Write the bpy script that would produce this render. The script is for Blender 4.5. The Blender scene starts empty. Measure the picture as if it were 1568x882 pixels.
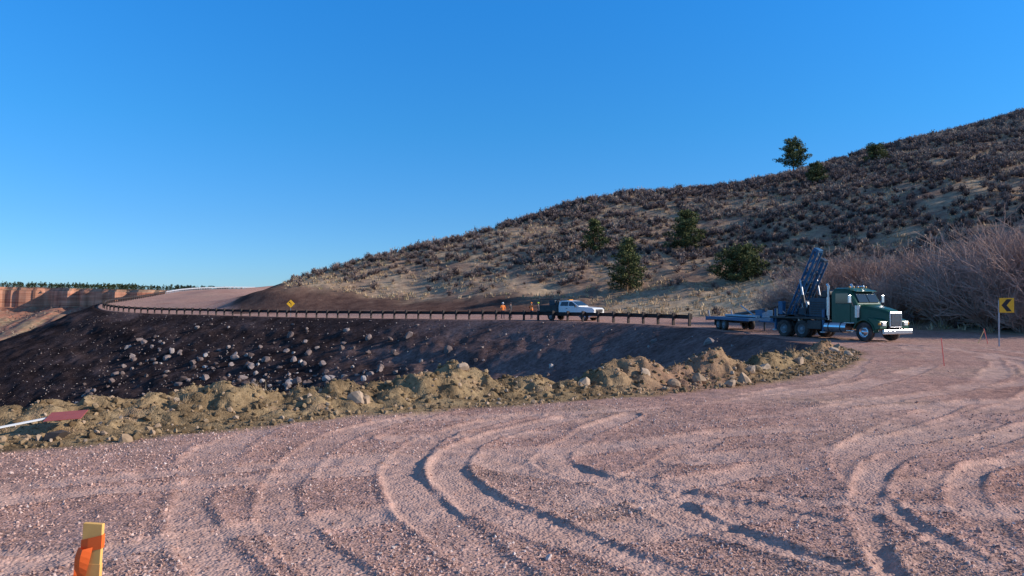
import bpy, bmesh, math, random
import numpy as np
from mathutils import Vector, Matrix
rs=np.random.RandomState(7); random.seed(7)
scene=bpy.context.scene

# ------------------------------------------------------------------ numpy helpers
def hash2(ix,iy,seed):
    n=(ix.astype(np.int64)*374761393+iy.astype(np.int64)*668265263+seed*974634777)&0xffffffff
    n=((n^(n>>13))*1274126177)&0xffffffff
    n=n^(n>>16)
    return (n&0xffff)/65535.0
def vn(x,y,seed=0):
    fx=np.floor(x); fy=np.floor(y); u=x-fx; v=y-fy
    ix=fx.astype(np.int64); iy=fy.astype(np.int64)
    u=u*u*(3-2*u); v=v*v*(3-2*v)
    a=hash2(ix,iy,seed); b=hash2(ix+1,iy,seed); c=hash2(ix,iy+1,seed); d=hash2(ix+1,iy+1,seed)
    return (a*(1-u)+b*u)*(1-v)+(c*(1-u)+d*u)*v
def fbm(x,y,o=3,seed=0):
    t=0; a=.5; s=0
    for i in range(o):
        t=t+a*vn(x*2**i+i*17.3,y*2**i-i*9.1,seed+i); s+=a; a*=.5
    return t/s
def sst(a,b,x):
    t=np.clip((x-a)/(b-a),0,1); return t*t*(3-2*t)
def catmull(p,n):
    p=np.array(p,float); out=[]
    for i in range(len(p)-1):
        p0=p[max(i-1,0)];p1=p[i];p2=p[i+1];p3=p[min(i+2,len(p)-1)]
        for k in range(n):
            t=k/n
            out.append(.5*((2*p1)+(p2-p0)*t+(2*p0-5*p1+4*p2-p3)*t*t+(3*p1-p0-3*p2+p3)*t**3))
    out.append(p[-1]); return np.array(out)
def polydist(x,y,P):
    best=np.full(x.shape,1e18); z=np.zeros(x.shape); te=np.zeros(x.shape)
    for i in range(len(P)-1):
        ax,ay=P[i,0],P[i,1]; bx,by=P[i+1,0]-ax,P[i+1,1]-ay
        t=np.clip(((x-ax)*bx+(y-ay)*by)/(bx*bx+by*by+1e-9),0,1)
        d=(x-ax-t*bx)**2+(y-ay-t*by)**2
        m=d<best
        best=np.where(m,d,best); te=np.where(m,i+t,te)
        if P.shape[1]>2: z=np.where(m,P[i,2]+t*(P[i+1,2]-P[i,2]),z)
    return np.sqrt(best),z,te
def pip(x,y,P):
    ins=np.zeros(x.shape,bool); n=len(P)
    for i in range(n):
        x1,y1=P[i][0],P[i][1]; x2,y2=P[(i+1)%n][0],P[(i+1)%n][1]
        if y1==y2: continue
        c=((y1>y)!=(y2>y))&(x<(x2-x1)*(y-y1)/(y2-y1)+x1)
        ins^=c
    return ins

# ------------------------------------------------------------------ terrain definition
E0=[(-400,-120,0),(-150,-40,0),(-60,-10,0),(-20,3.5,-.06),(-12,6.2,-.11),(-6.2,8.9,-.16),(-2.5,12.2,-.22),(2.9,15,-.27),
(6.8,18.4,-.33),(10.5,23,-.41),(13.8,29,-.52),(15.6,34,-.61),(15.9,40,-.66),(15.2,47,-.62),(14.2,52,-.57),(13,57,-.52),
(7.9,66,-.53),(-1.6,76,-.6),(-14,86,-.76),(-28.4,96,-.88),(-46,108,-.83),(-61,118,-.75),(-70,126,-.37),(-75,134,.2),
(-80,146,.6),(-88,170,1.15),(-97,205,2.65),(-103,240,4.1),(-101,290,5.0),(-92,330,3.0),(-80,400,-8)]
SUB=2
E=catmull(E0,SUB)
BASIN=[tuple(p[:2]) for p in E]+[(-140,600),(-4000,1500),(-4000,-300)]
FOOT0=[(-78,225),(-60,160),(-47,126),(-43,112),(-28,110),(-7,97),(9,87),(18.4,77),(21.5,68),(24.5,55),(29,43),(45,37),(70,30),(110,20),(300,-20)]
FOOT=np.array(FOOT0,float)
HILLP=FOOT0+[(900,-20),(900,700),(-70,700)]
CP=[(20,30,-.54),(30,30,-.54),(45,28,-.5),(70,20,-.4),(20,40,-.66),(26,40,-.66),(19,48,-.63),(23,48,-.62),(18,56,-.55),(22,60,-.5),
(17,66,-.5),(12,72,-.5),(6,80,-.5),(-5,90,-.6),(-20,102,-.7),(-36,110,-.7),(-50,118,-.4),(-62,130,.1),(0,20,-.36),(20,15,-.27),(40,10,-.18),
(0,-20,0),(60,-20,0),(-40,-40,0),
(-49,124,.15),(-56,150,1.3),(-70,150,.9),(-66,185,2.2),(-80,190,2.1),(-78,220,3.5),(-90,230,3.7),(-85,270,4.9),(-70,290,4.6),(-80,330,2),(-50,330,0),
(-43,112,-.3),(-28,110,-.4),(-7,97,-.4),(9,87,-.3),(18.4,77,-.3),(21.5,68,-.3),(24.5,55,-.4),(29,43,-.5),(45,37,-.3),(70,30,0),(110,20,.5),
(-18,124,5.2),(13,125,10.8),(31,125,12.8),(55,120,18.3),(62,90,13.2),(100,145,32.5),
(200,200,64),(250,100,45),(200,60,20)]
RIDGE=[(-40.8,120,3.0),(-35,130,5.7),(-21,145,10.9),(-3.4,158,16.0),(17.5,170,23.8),(45.6,180,26.2),(64.8,185,30.2),(86.8,190,37.6),(115,195,44.6),(139,200,51),(166,205,57.5)]
CP+=RIDGE
for (a,b,c) in RIDGE[2:]:
    CP.append((a,b+45,c-6)); CP.append((a,b+110,c-24))
CP=np.array(CP,float)
def tpsk(r2): return .5*r2*np.log(r2+1e-9)
def tps_fit(C):
    n=len(C); d2=(C[:,None,0]-C[None,:,0])**2+(C[:,None,1]-C[None,:,1])**2
    A=np.zeros((n+3,n+3)); A[:n,:n]=tpsk(d2)+np.eye(n)*3.0
    A[:n,n]=1; A[:n,n+1:]=C[:,:2]; A[n,:n]=1; A[n+1:,:n]=C[:,:2].T
    b=np.zeros(n+3); b[:n]=C[:,2]
    return np.linalg.solve(A,b)
W=tps_fit(CP)
def tps(x,y):
    r=W[-3]+W[-2]*x+W[-1]*y
    for i in range(len(CP)):
        r=r+W[i]*tpsk((x-CP[i,0])**2+(y-CP[i,1])**2)
    return r
# tyre tracks in the gravel lot (world metres)
TR=[
 [(-1.2,13),(-2.2,11),(-2.47,9.2),(-2.31,7.48),(-1.97,6.28),(-1.5,5.42),(-.9,4.6),(0,3.2)],
 [(.3,12.6),(-.82,11),(-1.2,9.4),(-1.21,8.08),(-.85,6.7),(-.36,5.57),(.1,4.7),(1.2,3.1)],
 [(1.0,12.2),(-.1,10.8),(-.62,9.4),(-.7,8.1),(-.35,6.9),(.4,5.75),(1.4,4.6),(2.6,3.4)],
 [(2.0,12.4),(1.1,10.75),(.54,9.2),(.55,8.3),(1.3,7.2),(2.6,6.2)],
 [(9,12.2),(5.9,9.6),(5.0,9.2),(4.2,8.4),(3.3,6.93),(2.8,5.74),(2.5,4.8),(2.4,3)],
 [(9.6,11.2),(6.6,8.9),(5.4,8.4),(4.6,7.5),(3.9,6.2),(3.6,5),(3.5,3.5)],
 [(-2,11.9),(0,12.4),(4,14),(10,19.4),(16,28),(19,37),(18.4,44)],
 [(-1.5,10.2),(1,10.8),(5,12.7),(11.4,18.1),(17.6,27.2),(21,37),(20.4,45)],
 [(2,8.6),(6,10.5),(12,15.4),(17,23),(19.6,32),(20,42)],
 [(3,7.3),(7,9.2),(13.4,14.1),(18.6,22),(21.6,32),(21.8,42)],
 [(11,8),(14,14),(17.3,22),(19,31),(19.2,42)],
 [(-5,7.2),(-2,8.6),(2,10),(8,13),(14,18),(22,27)],
 [(6,13.7),(11,17),(18,22.5),(26,28),(36,33)],
 [(4,12.0),(12,15.5),(20,20),(30,25),(40,29)],
 [(1,3.2),(3,5.5),(7,8),(13,11.5),(20,17),(30,24)],
 [(2.6,3.2),(4.7,5.2),(8.7,7.4),(15,10.5),(24,16)],
 [(-4,4.6),(-1.5,6.2),(2,7.6),(7,11.5),(13,18),(17.5,26)],
 [(-6.5,6),(-3,7.5),(1,9.3),(6,12.6),(11,17.5),(17,25)],
 [(5,3.6),(5.8,6),(8.2,8.5),(13.4,12),(20.5,19)],
 [(-3.6,12),(-3.7,9.5),(-3.2,7.6),(-2.6,6),(-1.7,4.6),(-.8,3.4)],
 [(3.0,10.6),(1.8,8.6),(1.2,7.4),(1.6,6),(2.6,4.6),(3.6,3.4)],
 [(8.9,14.4),(6.9,12.4),(5.0,10.2),(3.9,8.6),(3.3,6.6),(3.2,4.6)],
 [(10,12),(8,9.8),(6.4,7.4),(5.8,5.4),(6,3.6)],
 [(-.3,8.6),(1.8,7.2),(4.3,6.4),(8,6.2),(12,7)],
 [(-5,5.4),(-2.2,5.3),(.8,5.8),(4,7.4),(9,11),(15,17),(19,26)],
 [(-4.4,9.2),(-2,10.4),(1,11.9),(5,15.2),(9,20),(14,29)],
]
TR=[catmull(t,4) for t in TR]
STRONG=set(list(range(6))+[20,21])
def terrain(x,y):
    x=np.asarray(x,float); y=np.asarray(y,float)
    r=np.hypot(x,y)
    d,ze,te=polydist(x,y,E); te=te/SUB
    ins=pip(x,y,BASIN); s=np.where(ins,d,-d)
    bw=1-sst(10.2,11.6,te)
    pad=np.interp(y,[-50,0,29,40,57],[0,0,-.52,-.66,-.52])
    zt=np.clip(tps(x,y),-34,80)
    padw=1-sst(24,36,y)
    north=zt*(1-padw)+pad*padw
    we=(1-sst(5,13,d))*(te>10.5)
    north=north*(1-we)+ze*we
    fd,_,_=polydist(x,y,FOOT); hin=pip(x,y,HILLP); fh=np.where(hin,fd,-fd)
    mh=sst(-.6,1.2,fh+1.6*(fbm(x*.35,y*.35,2,31)-.5))
    hn=(fbm(x/16,y/16,3,3)-.5)*2.6+(fbm(x/3.2,y/3.2,3,5)-.5)*.8
    north=north+hn*sst(0,12,fh)
    lot=(1-mh)
    north=north+lot*(fbm(x/3.5,y/3.5,2,11)-.5)*.06
    mt=np.zeros_like(x); tz=np.zeros_like(x)
    idx=np.where((r<50)&(y>2)&(s<.5))[0] if x.ndim==1 else None
    if idx is not None and len(idx):
        xx=x[idx]; yy=y[idx]; mm=np.zeros_like(xx); zz=np.zeros_like(xx)
        wob=(fbm(xx*1.5,yy*1.5,2,51)-.5)*.14+(fbm(xx*.3,yy*.3,2,52)-.5)*.5
        for k,t in enumerate(TR):
            st_=k in STRONG
            td,_,tt=polydist(xx,yy,t); td=np.abs(td+wob*(.5 if st_ else 1))
            hw=.19 if st_ else .24
            g_=1-sst(hw*.75,hw*1.15,td)
            fade=(.45 if st_ else .2)+(.55 if st_ else .8)*sst(.36,.62,fbm(xx*.5,yy*.5,2,60+k))
            amp=(1.15 if st_ else .9)*fade
            zz=zz-g_*.016*amp*(1-.75*np.clip(zz/-.016,0,1))+amp*.018*np.exp(-((td-hw*1.2)/.05)**2)*(1-np.clip(mm,0,1))
            lug=np.sin(tt*22+td*14)*.0045+(vn(xx*18,yy*18,70)-.5)*.006
            zz=zz+g_*lug*amp
            mm=np.maximum(mm,g_*amp)
        zz=zz+(1-np.clip(mm,0,1))*(fbm(xx*6,yy*6,3,81)-.5)*.026+(fbm(xx*1.6,yy*1.6,2,83)-.5)*.035
        tz[idx]=zz; mt[idx]=np.clip(mm,0,1)
    north=north+tz*lot
    # basin side
    sl=np.interp(te,[0,10,12,19,21,24,30],[.5,.5,.5,.47,.44,.44,.42])
    bwid=np.interp(te,[3,6,8,10],[2.1,1.6,1.3,1.0]); sc=bwid+.5
    flat=bw*(sc+.5)+.8*(1-bw)
    floor=np.interp(x,[-220,-120,-60,-20],[-34,-30,-15,-9])
    zb=ze-sl*np.maximum(0,s-flat)
    zb=zb-(fbm(x/9+y/9,(x-y)/40,3,15)-.5)*1.2*sst(2,9,s)+(fbm(x/1.6,y/1.6,3,16)-.5)*.6*sst(1,5,s)
    k=1.2; hh=np.clip(.5+.5*(zb-floor)/k,0,1); zb=floor*(1-hh)+zb*hh+k*hh*(1-hh)
    fl=1-.95*np.exp(-((x+7.0)/1.5)**2-((y-9.9)/.9)**2)
    lump=fbm(x/1.5,y/1.5,3,21); l2=np.abs(fbm(x/.55,y/.55,3,22)-.5)*2
    lowl=np.interp(te,[4.5,6.5],[.6,1.])
    bump=np.exp(-((s-sc)/(.55*bwid))**2)*(.06+1.05*np.clip(lump-.30,0,1))*(1+.25*np.sin(te*9))*lowl
    rough=sst(.3,1.4,s)*(1-sst(4,6,s))
    zb=zb+bw*fl*(bump+rough*((l2-.3)*.30*(.4+lump)+(fbm(x/.16,y/.16,2,23)-.5)*.10))
    ws=sst(-.25,.35,s+ .5*(fbm(x/.9,y/.9,2,25)-.5))
    H=north*(1-ws)+zb*ws
    far=sst(330,620,r)*(~ins)
    H=H*(1-far)+np.where(y<30,-.5,-34.)*far
    mberm=ws*bw*(1-sst(4.2,6.5,s)); memb=np.clip(ws-mberm,0,1)
    mh=np.clip(mh*(1-ws),0,1)
    mh=np.maximum(mh,far)
    return H,dict(m_berm=mberm,m_emb=memb,m_hill=mh,m_track=mt*(1-ws),s=s,te=te,fh=fh,d=d)
def zat(x,y):
    return float(terrain(np.array([x],float),np.array([y],float))[0][0])
def sunlitf(x,y): return np.exp(-((x-24)/11)**2-((y-84)/9)**2)  # sunlit band on the hill: painted paler, fewer shrubs, more grass

# ------------------------------------------------------------------ mesh creation
def mkmesh(name,V,F,mats,attrs=None,smooth=False,midx=None,link=True):
    V=np.asarray(V,np.float32); F=np.asarray(F,np.int32)
    me=bpy.data.meshes.new(name); k=F.shape[1]
    me.vertices.add(len(V)); me.vertices.foreach_set("co",V.ravel())
    me.loops.add(F.size); me.loops.foreach_set("vertex_index",F.ravel())
    me.polygons.add(len(F)); me.polygons.foreach_set("loop_start",np.arange(0,F.size,k,dtype=np.int32))
    try: me.polygons.foreach_set("loop_total",np.full(len(F),k,np.int32))
    except Exception: pass
    me.polygons.foreach_set("use_smooth",np.full(len(F),smooth,bool))
    if not isinstance(mats,(list,tuple)): mats=[mats]
    for m in mats: me.materials.append(m)
    if midx is not None: me.polygons.foreach_set("material_index",np.asarray(midx,np.int32))
    if attrs:
        for n,a in attrs.items():
            at=me.attributes.new(n,'FLOAT','POINT'); at.data.foreach_set("value",np.asarray(a,np.float32))
    me.update(calc_edges=True)
    if not link: return me
    ob=bpy.data.objects.new(name,me); scene.collection.objects.link(ob); return ob

# ------------------------------------------------------------------ materials
class NT:
    def __init__(s,name):
        s.m=bpy.data.materials.new(name); s.m.use_nodes=True; s.t=s.m.node_tree
        s.b=s.t.nodes['Principled BSDF']; s.tc=s.t.nodes.new('ShaderNodeTexCoord').outputs['Object']
    def L(s,a,b): s.t.links.new(a,b)
    def noise(s,sc,det=4,rough=.6,scale3=None):
        n=s.t.nodes.new('ShaderNodeTexNoise'); n.inputs['Scale'].default_value=sc; n.inputs['Detail'].default_value=det; n.inputs['Roughness'].default_value=rough
        v=s.tc
        if scale3:
            mp=s.t.nodes.new('ShaderNodeMapping'); mp.inputs['Scale'].default_value=scale3; s.L(v,mp.inputs[0]); v=mp.outputs[0]
        s.L(v,n.inputs['Vector']); return n.outputs['Fac']
    def vor(s,sc,out='Color'):
        n=s.t.nodes.new('ShaderNodeTexVoronoi'); n.inputs['Scale'].default_value=sc; s.L(s.tc,n.inputs['Vector']); return n.outputs[out]
    def attr(s,n):
        a=s.t.nodes.new('ShaderNodeAttribute'); a.attribute_name=n; return a.outputs['Fac']
    def ramp(s,f,stops):
        r=s.t.nodes.new('ShaderNodeValToRGB'); s.L(f,r.inputs[0]); e=r.color_ramp.elements
        e[0].position=stops[0][0]; e[0].color=(*stops[0][1],1); e[1].position=stops[-1][0]; e[1].color=(*stops[-1][1],1)
        for p,c in stops[1:-1]:
            q=e.new(p); q.color=(*c,1)
        return r.outputs[0]
    def mix(s,f,a,b,mode='MIX'):
        n=s.t.nodes.new('ShaderNodeMix'); n.data_type='RGBA'; n.blend_type=mode
        for i,v in ((0,f),(6,a),(7,b)):
            if hasattr(v,'is_linked'): s.L(v,n.inputs[i])
            else: n.inputs[i].default_value= v if i==0 else (*v,1)
        return n.outputs[2]
    def math(s,op,a,b=0.):
        n=s.t.nodes.new('ShaderNodeMath'); n.operation=op
        for i,v in ((0,a),(1,b)):
            if hasattr(v,'is_linked'): s.L(v,n.inputs[i])
            else: n.inputs[i].default_value=v
        return n.outputs[0]
    def bump(s,h,dist,st=1.,prev=None):
        n=s.t.nodes.new('ShaderNodeBump'); n.inputs['Distance'].default_value=dist; n.inputs['Strength'].default_value=st
        s.L(h,n.inputs['Height'])
        if prev: s.L(prev,n.inputs['Normal'])
        s.L(n.outputs[0],s.b.inputs['Normal']); return n.outputs[0]
    def col(s,c): s.L(c,s.b.inputs['Base Color'])
def g(v): return (v,v,v)
def simple(name,c,rough=.6,metal=0,var=.25,sc=8,spec=.5,dirt=None):
    n=NT(name); a=tuple(x*(1-var) for x in c); b=tuple(min(1,x*(1+var*.6)) for x in c)
    f=n.noise(sc,5); colr=n.ramp(f,[(.3,a),(.7,b)])
    if dirt:
        f2=n.noise(1.7,4); colr=n.mix(n.ramp(f2,[(.45,(0,0,0)),(.75,(dirt,dirt,dirt))]),colr,(.25,.17,.13))
    n.col(colr); n.b.inputs['Roughness'].default_value=rough; n.b.inputs['Metallic'].default_value=metal
    n.b.inputs['Specular IOR Level'].default_value=spec
    return n.m

def ground_mat():
    n=NT('terrain_surface')
    big=n.noise(.22,3); mid=n.noise(3.,4); fine=n.noise(38,3,.7); v=n.vor(38); v2=n.vor(85)
    sep=n.t.nodes.new('ShaderNodeSeparateColor'); n.L(v,sep.inputs[0])
    sep2=n.t.nodes.new('ShaderNodeSeparateColor'); n.L(v2,sep2.inputs[0])
    gr=n.ramp(big,[(.3,(.50,.285,.225)),(.5,(.58,.35,.285)),(.72,(.53,.35,.27))])
    gr=n.mix(.85,gr,n.ramp(sep.outputs[0],[(0,g(.55)),(.5,g(.92)),(.9,g(1.12)),(1,(1.3,1.3,1.28))]),'MULTIPLY')
    gr=n.mix(.8,gr,n.ramp(sep2.outputs[1],[(0,g(.60)),(.6,g(1)),(1,g(1.22))]),'MULTIPLY')
    gr=n.mix(.9,gr,n.ramp(mid,[(.3,g(.72)),(.7,g(1.14))]),'MULTIPLY')
    trk=n.ramp(mid,[(.3,(.56,.35,.28)),(.7,(.68,.455,.37))])
    tk=n.attr('m_track')
    gr=n.mix(n.math('MULTIPLY',tk,.72),gr,trk)
    bn=n.noise(.9,5,.65); be=n.ramp(bn,[(.3,(.12,.08,.045)),(.45,(.28,.19,.105)),(.58,(.40,.28,.155)),(.72,(.33,.20,.13))])
    be=n.mix(.85,be,n.ramp(n.noise(9,5,.7),[(.3,g(.45)),(.7,g(1.25))]),'MULTIPLY')
    be=n.mix(n.math('MULTIPLY',n.attr('m_red'),.6),be,(.38,.21,.15))
    col=n.mix(n.attr('m_berm'),gr,be)
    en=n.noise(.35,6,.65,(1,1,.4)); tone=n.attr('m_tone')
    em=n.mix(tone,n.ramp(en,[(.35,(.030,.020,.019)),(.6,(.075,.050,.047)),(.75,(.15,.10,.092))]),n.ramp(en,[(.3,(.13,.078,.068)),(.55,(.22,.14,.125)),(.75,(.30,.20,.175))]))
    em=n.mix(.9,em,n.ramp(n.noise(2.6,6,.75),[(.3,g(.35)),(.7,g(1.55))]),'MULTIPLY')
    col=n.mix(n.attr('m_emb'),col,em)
    hn=n.noise(.16,5,.7); h2=n.noise(1.1,5,.7)
    hl=n.ramp(hn,[(.35,(.26,.165,.125)),(.5,(.42,.285,.195)),(.65,(.53,.385,.25))])
    hl=n.mix(n.math('MULTIPLY',n.attr('m_sunlit'),.65),hl,(.68,.52,.33))  # sunlight on the grass band painted into the hill colour
    hl=n.mix(.9,hl,n.ramp(h2,[(.3,g(.5)),(.5,g(.95)),(.7,g(1.25))]),'MULTIPLY')
    cut=n.ramp(n.noise(.5,5,.7),[(.35,(.10,.055,.045)),(.6,(.18,.105,.08)),(.75,(.26,.16,.11))])
    hl=n.mix(n.attr('m_cut'),hl,cut)
    col=n.mix(n.attr('m_hill'),col,hl)
    n.col(col); n.b.inputs['Roughness'].default_value=1.; n.b.inputs['Specular IOR Level'].default_value=0.
    dd=n.vor(38,'Distance')
    hsum=n.math('ADD',n.math('MULTIPLY',fine,.7),n.math('SUBTRACT',0.8,dd))
    b1=n.bump(hsum,.014,.7)
    n.bump(n.noise(1.6,5,.7),.25,.35,b1)
    return n.m
GM=ground_mat()

# ------------------------------------------------------------------ terrain mesh (one continuous sheet, divided by use)
ang=np.concatenate([np.linspace(-43,43,680),np.linspace(43,317,184)[1:]])
ang=np.radians(ang)
rad=np.concatenate([[.05,.6,1.2,1.8,2.4],np.exp(np.linspace(math.log(3),math.log(400),860)),np.exp(np.linspace(math.log(400),math.log(5000),60))[1:]])
A,R=np.meshgrid(ang,rad); GX=(R*np.sin(A)).ravel(); GY=(R*np.cos(A)).ravel()
GZ=np.empty_like(GX); AT={k:np.empty_like(GX) for k in('m_berm','m_emb','m_hill','m_track','s','te','fh','d')}
for i in range(0,len(GX),100000):
    h,a=terrain(GX[i:i+100000],GY[i:i+100000]); GZ[i:i+100000]=h
    for k in AT: AT[k][i:i+100000]=a[k]
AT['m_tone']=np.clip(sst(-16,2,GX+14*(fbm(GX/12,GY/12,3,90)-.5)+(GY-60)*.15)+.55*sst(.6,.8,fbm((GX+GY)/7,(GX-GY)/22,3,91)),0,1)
AT['m_red']=np.exp(-((GX-4.2)/1.6)**2)+.5*sst(8,12,GX)
AT['m_cut']=(1-sst(5,11,AT['fh']+5*(fbm(GX/6,GY/6,3,93)-.5)))*(1-sst(2,16,GX))*(GY<190)
AT['m_sunlit']=sunlitf(GX,GY)
nr,na=len(rad),len(ang)
ii,jj=np.meshgrid(np.arange(nr-1),np.arange(na-1),indexing='ij')
Q=np.stack([ii*na+jj,(ii+1)*na+jj,(ii+1)*na+jj+1,ii*na+jj+1],-1).reshape(-1,4)[:,::-1]
fx=GX[Q].mean(1); fy=GY[Q].mean(1); fr=np.hypot(fx,fy)
mb=AT['m_berm'][Q].mean(1); me_=AT['m_emb'][Q].mean(1); mhh=AT['m_hill'][Q].mean(1); tte=AT['te'][Q].mean(1)
zone=np.zeros(len(Q),int)
zone[(fy>56)&(tte>14.5)]=1
zone[me_>.5]=3; zone[mb>.5]=2; zone[mhh>.5]=4
zone[(fr>330)]=5
P3=np.stack([GX,GY,GZ],1)
for zi,nm in enumerate(['gravel_ground','gravel_road','dirt_berm','embankment','hillside','valley_ground']):
    q=Q[zone==zi]
    if not len(q): continue
    u,inv=np.unique(q,return_inverse=True)
    mkmesh(nm,P3[u],inv.reshape(q.shape),GM,{k:AT[k][u] for k in('m_berm','m_emb','m_hill','m_track','m_tone','m_red','m_cut','m_sunlit')},smooth=True)

# ------------------------------------------------------------------ scatter helpers
def ico(sub):
    bm=bmesh.new(); bmesh.ops.create_icosphere(bm,subdivisions=sub,radius=1)
    V=np.array([v.co[:] for v in bm.verts]); F=np.array([[v.index for v in f.verts] for f in bm.faces]); bm.free(); return V,F
def rots(n,full=True):
    a=rs.rand(n)*6.283; c,s=np.cos(a),np.sin(a); M=np.zeros((n,3,3)); M[:,0,0]=c;M[:,0,1]=-s;M[:,1,0]=s;M[:,1,1]=c;M[:,2,2]=1
    if full:
        b=rs.rand(n)*6.283; c,s=np.cos(b),np.sin(b); N=np.zeros((n,3,3)); N[:,1,1]=c;N[:,1,2]=-s;N[:,2,1]=s;N[:,2,2]=c;N[:,0,0]=1
        M=M@N
    return M
def scatter(name,temps,pos,scl,mat,full=True,tint=None,smooth=False,vt=0.):
    n=len(pos); which=rs.randint(0,len(temps),n); Vs=[];Fs=[];T=[];off=0
    if tint is None: tint=rs.rand(n)
    M=rots(n,full)
    for k,(V,F) in enumerate(temps):
        ix=np.where(which==k)[0]
        if not len(ix): continue
        S=scl[ix]; S=S if S.ndim==2 else np.repeat(S[:,None],3,1)
        W_=np.einsum('nij,vj->nvi',M[ix],V)*S[:,None,:]+pos[ix][:,None,:]
        Vs.append(W_.reshape(-1,3)); Fs.append((F[None]+np.arange(len(ix))[:,None,None]*len(V)).reshape(-1,F.shape[1])+off)
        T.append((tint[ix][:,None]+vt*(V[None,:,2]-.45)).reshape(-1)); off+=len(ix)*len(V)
    return mkmesh(name,np.concatenate(Vs),np.concatenate(Fs),mat,{'tint':np.clip(np.concatenate(T),0,1)},smooth=smooth)
def rock_temps(sub,n,amp):
    out=[]
    for i in range(n):
        V,F=ico(sub); V=V*(1+amp*(rs.rand(len(V),1)-.5)*2)*np.array([1,.6+.5*rs.rand(),.5+.35*rs.rand()])
        for _ in range(5):
            d=rs.randn(3); d/=np.linalg.norm(d); h=V@d; lim=.40+.2*rs.rand(); V=V-np.outer(np.maximum(0,h-lim),d)
        out.append((V,F))
    return out
def tint_mat(name,stops,rough=.9,nsc=3.,nv=.35,sub=0):
    n=NT(name); c=n.ramp(n.attr('tint'),stops); c=n.mix(.9,c,n.ramp(n.noise(nsc,4),[(.3,g(1-nv)),(.7,g(1+nv))]),'MULTIPLY')
    n.col(c); n.b.inputs['Roughness'].default_value=rough; n.b.inputs['Specular IOR Level'].default_value=.1
    return n.m
m_gravel=tint_mat('gravel_stone',[(0,(.30,.17,.135)),(.4,(.50,.31,.25)),(.7,(.61,.40,.325)),(.95,(.66,.48,.41)),(1,(.74,.62,.56))],.9,30)
m_dirtrock=tint_mat('earth_rock',[(0,(.15,.10,.055)),(.5,(.33,.23,.13)),(.8,(.40,.275,.18)),(1,(.50,.38,.28))],.95,6)
m_riprap=tint_mat('riprap_rock',[(0,(.12,.085,.075)),(.5,(.22,.165,.15)),(.85,(.34,.275,.25)),(1,(.48,.42,.385))],.9,3)
# crushed gravel
n=85000
r=np.exp(rs.rand(n)**.95*math.log(15/3.2))*3.2; th=np.radians((rs.rand(n)-.5)*80); x=r*np.sin(th); y=r*np.cos(th)
h,a=terrain(x,y); ok=(a['s']<.1)&(rs.rand(n)>a['m_track']*.93)&(fbm(x*.9,y*.9,2,77)+rs.rand(n)*.5>.55)
x,y,h,r=x[ok],y[ok],h[ok],r[ok]
sz=(.004+.0105*rs.rand(len(x))**3.5)*(1+r/26)
V8=np.array([[1,0,0],[-1,0,0],[0,1,0],[0,-1,0],[0,0,1],[0,0,-1]],float); F8=np.array([[0,2,4],[2,1,4],[1,3,4],[3,0,4],[2,0,5],[1,2,5],[3,1,5],[0,3,5]])
tm=[(V8*(.7+.6*rs.rand(6,1))+.25*(rs.rand(6,3)-.5),F8) for _ in range(8)]
scatter('gravel_stones',tm,np.stack([x,y,h+sz*.2],1),sz,m_gravel)
n=300
r=np.exp(rs.rand(n)*math.log(8))*3.4; th=np.radians((rs.rand(n)-.5)*82); x=r*np.sin(th); y=r*np.cos(th)
h,a=terrain(x,y); ok=(a['s']<.1)&(a['m_track']<.3); x,y,h=x[ok],y[ok],h[ok]
sz=.012+.030*rs.rand(len(x))**3
scatter('larger_gravel_stones',rock_temps(1,6,.15),np.stack([x,y,h+sz*.2],1),sz,m_gravel)
def berm_pts(n,smin,smax,xr=(-16,17),yr=(4,36)):
    x=xr[0]+rs.rand(n)*(xr[1]-xr[0]); y=yr[0]+rs.rand(n)*(yr[1]-yr[0]); h,a=terrain(x,y)
    ok=(a['s']>smin)&(a['s']<smax)&(a['te']<11.3)
    return x[ok],y[ok],h[ok],a['s'][ok]
x,y,h,s=berm_pts(110000,.1,4.6); sz=.012+.07*rs.rand(len(x))**5
scatter('berm_clods',rock_temps(1,8,.22),np.stack([x,y,h+sz*.25],1),sz,m_dirtrock,tint=rs.rand(len(x))**1.6*.95)
x,y,h,s=berm_pts(420,.9,4.0); sz=.07+.16*rs.rand(len(x))**3
scatter('berm_rocks',rock_temps(2,8,.07),np.stack([x,y,h+sz*.1],1),sz,m_dirtrock,tint=.2+.7*rs.rand(len(x)))
bl=[(-2.75,13.2,.19),(3.6,16.6,.18),(4.4,17.4,.26),(5.0,17.0,.18),(7.0,20.5,.22),(3.0,16.8,.17),(-5.15,9.85,.11),(6.2,19.2,.2),(-1.0,15.3,.15),(1.6,16.3,.17),(8.6,22.2,.24),(12.8,29.5,.26),(13.6,31,.26),(5.6,17.9,.24),(13.0,28.6,.2)]
p=np.array([(a,b,zat(a,b)+c*.2) for a,b,c in bl]); scatter('berm_boulders',rock_temps(2,6,.06),p,np.array([c for *_,c in bl]),m_dirtrock,tint=.7+.3*rs.rand(len(bl)))
n=8000; x=-52+rs.rand(n)*68; y=30+rs.rand(n)*72; h,a=terrain(x,y)
dens=.65*np.exp(-((x+24)/13)**2)*np.exp(-((a['s']-14)/5)**2)+.20*sst(5,13,a['s'])+.04
ok=(a['s']>2)&(rs.rand(n)<dens)&(a['te']>12)
x,y,h=x[ok],y[ok],h[ok]; sz=.10+.50*rs.rand(len(x))**2.8
scatter('riprap_rocks',rock_temps(2,8,.08),np.stack([x,y,h+sz*.1],1),sz,m_riprap)
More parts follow.
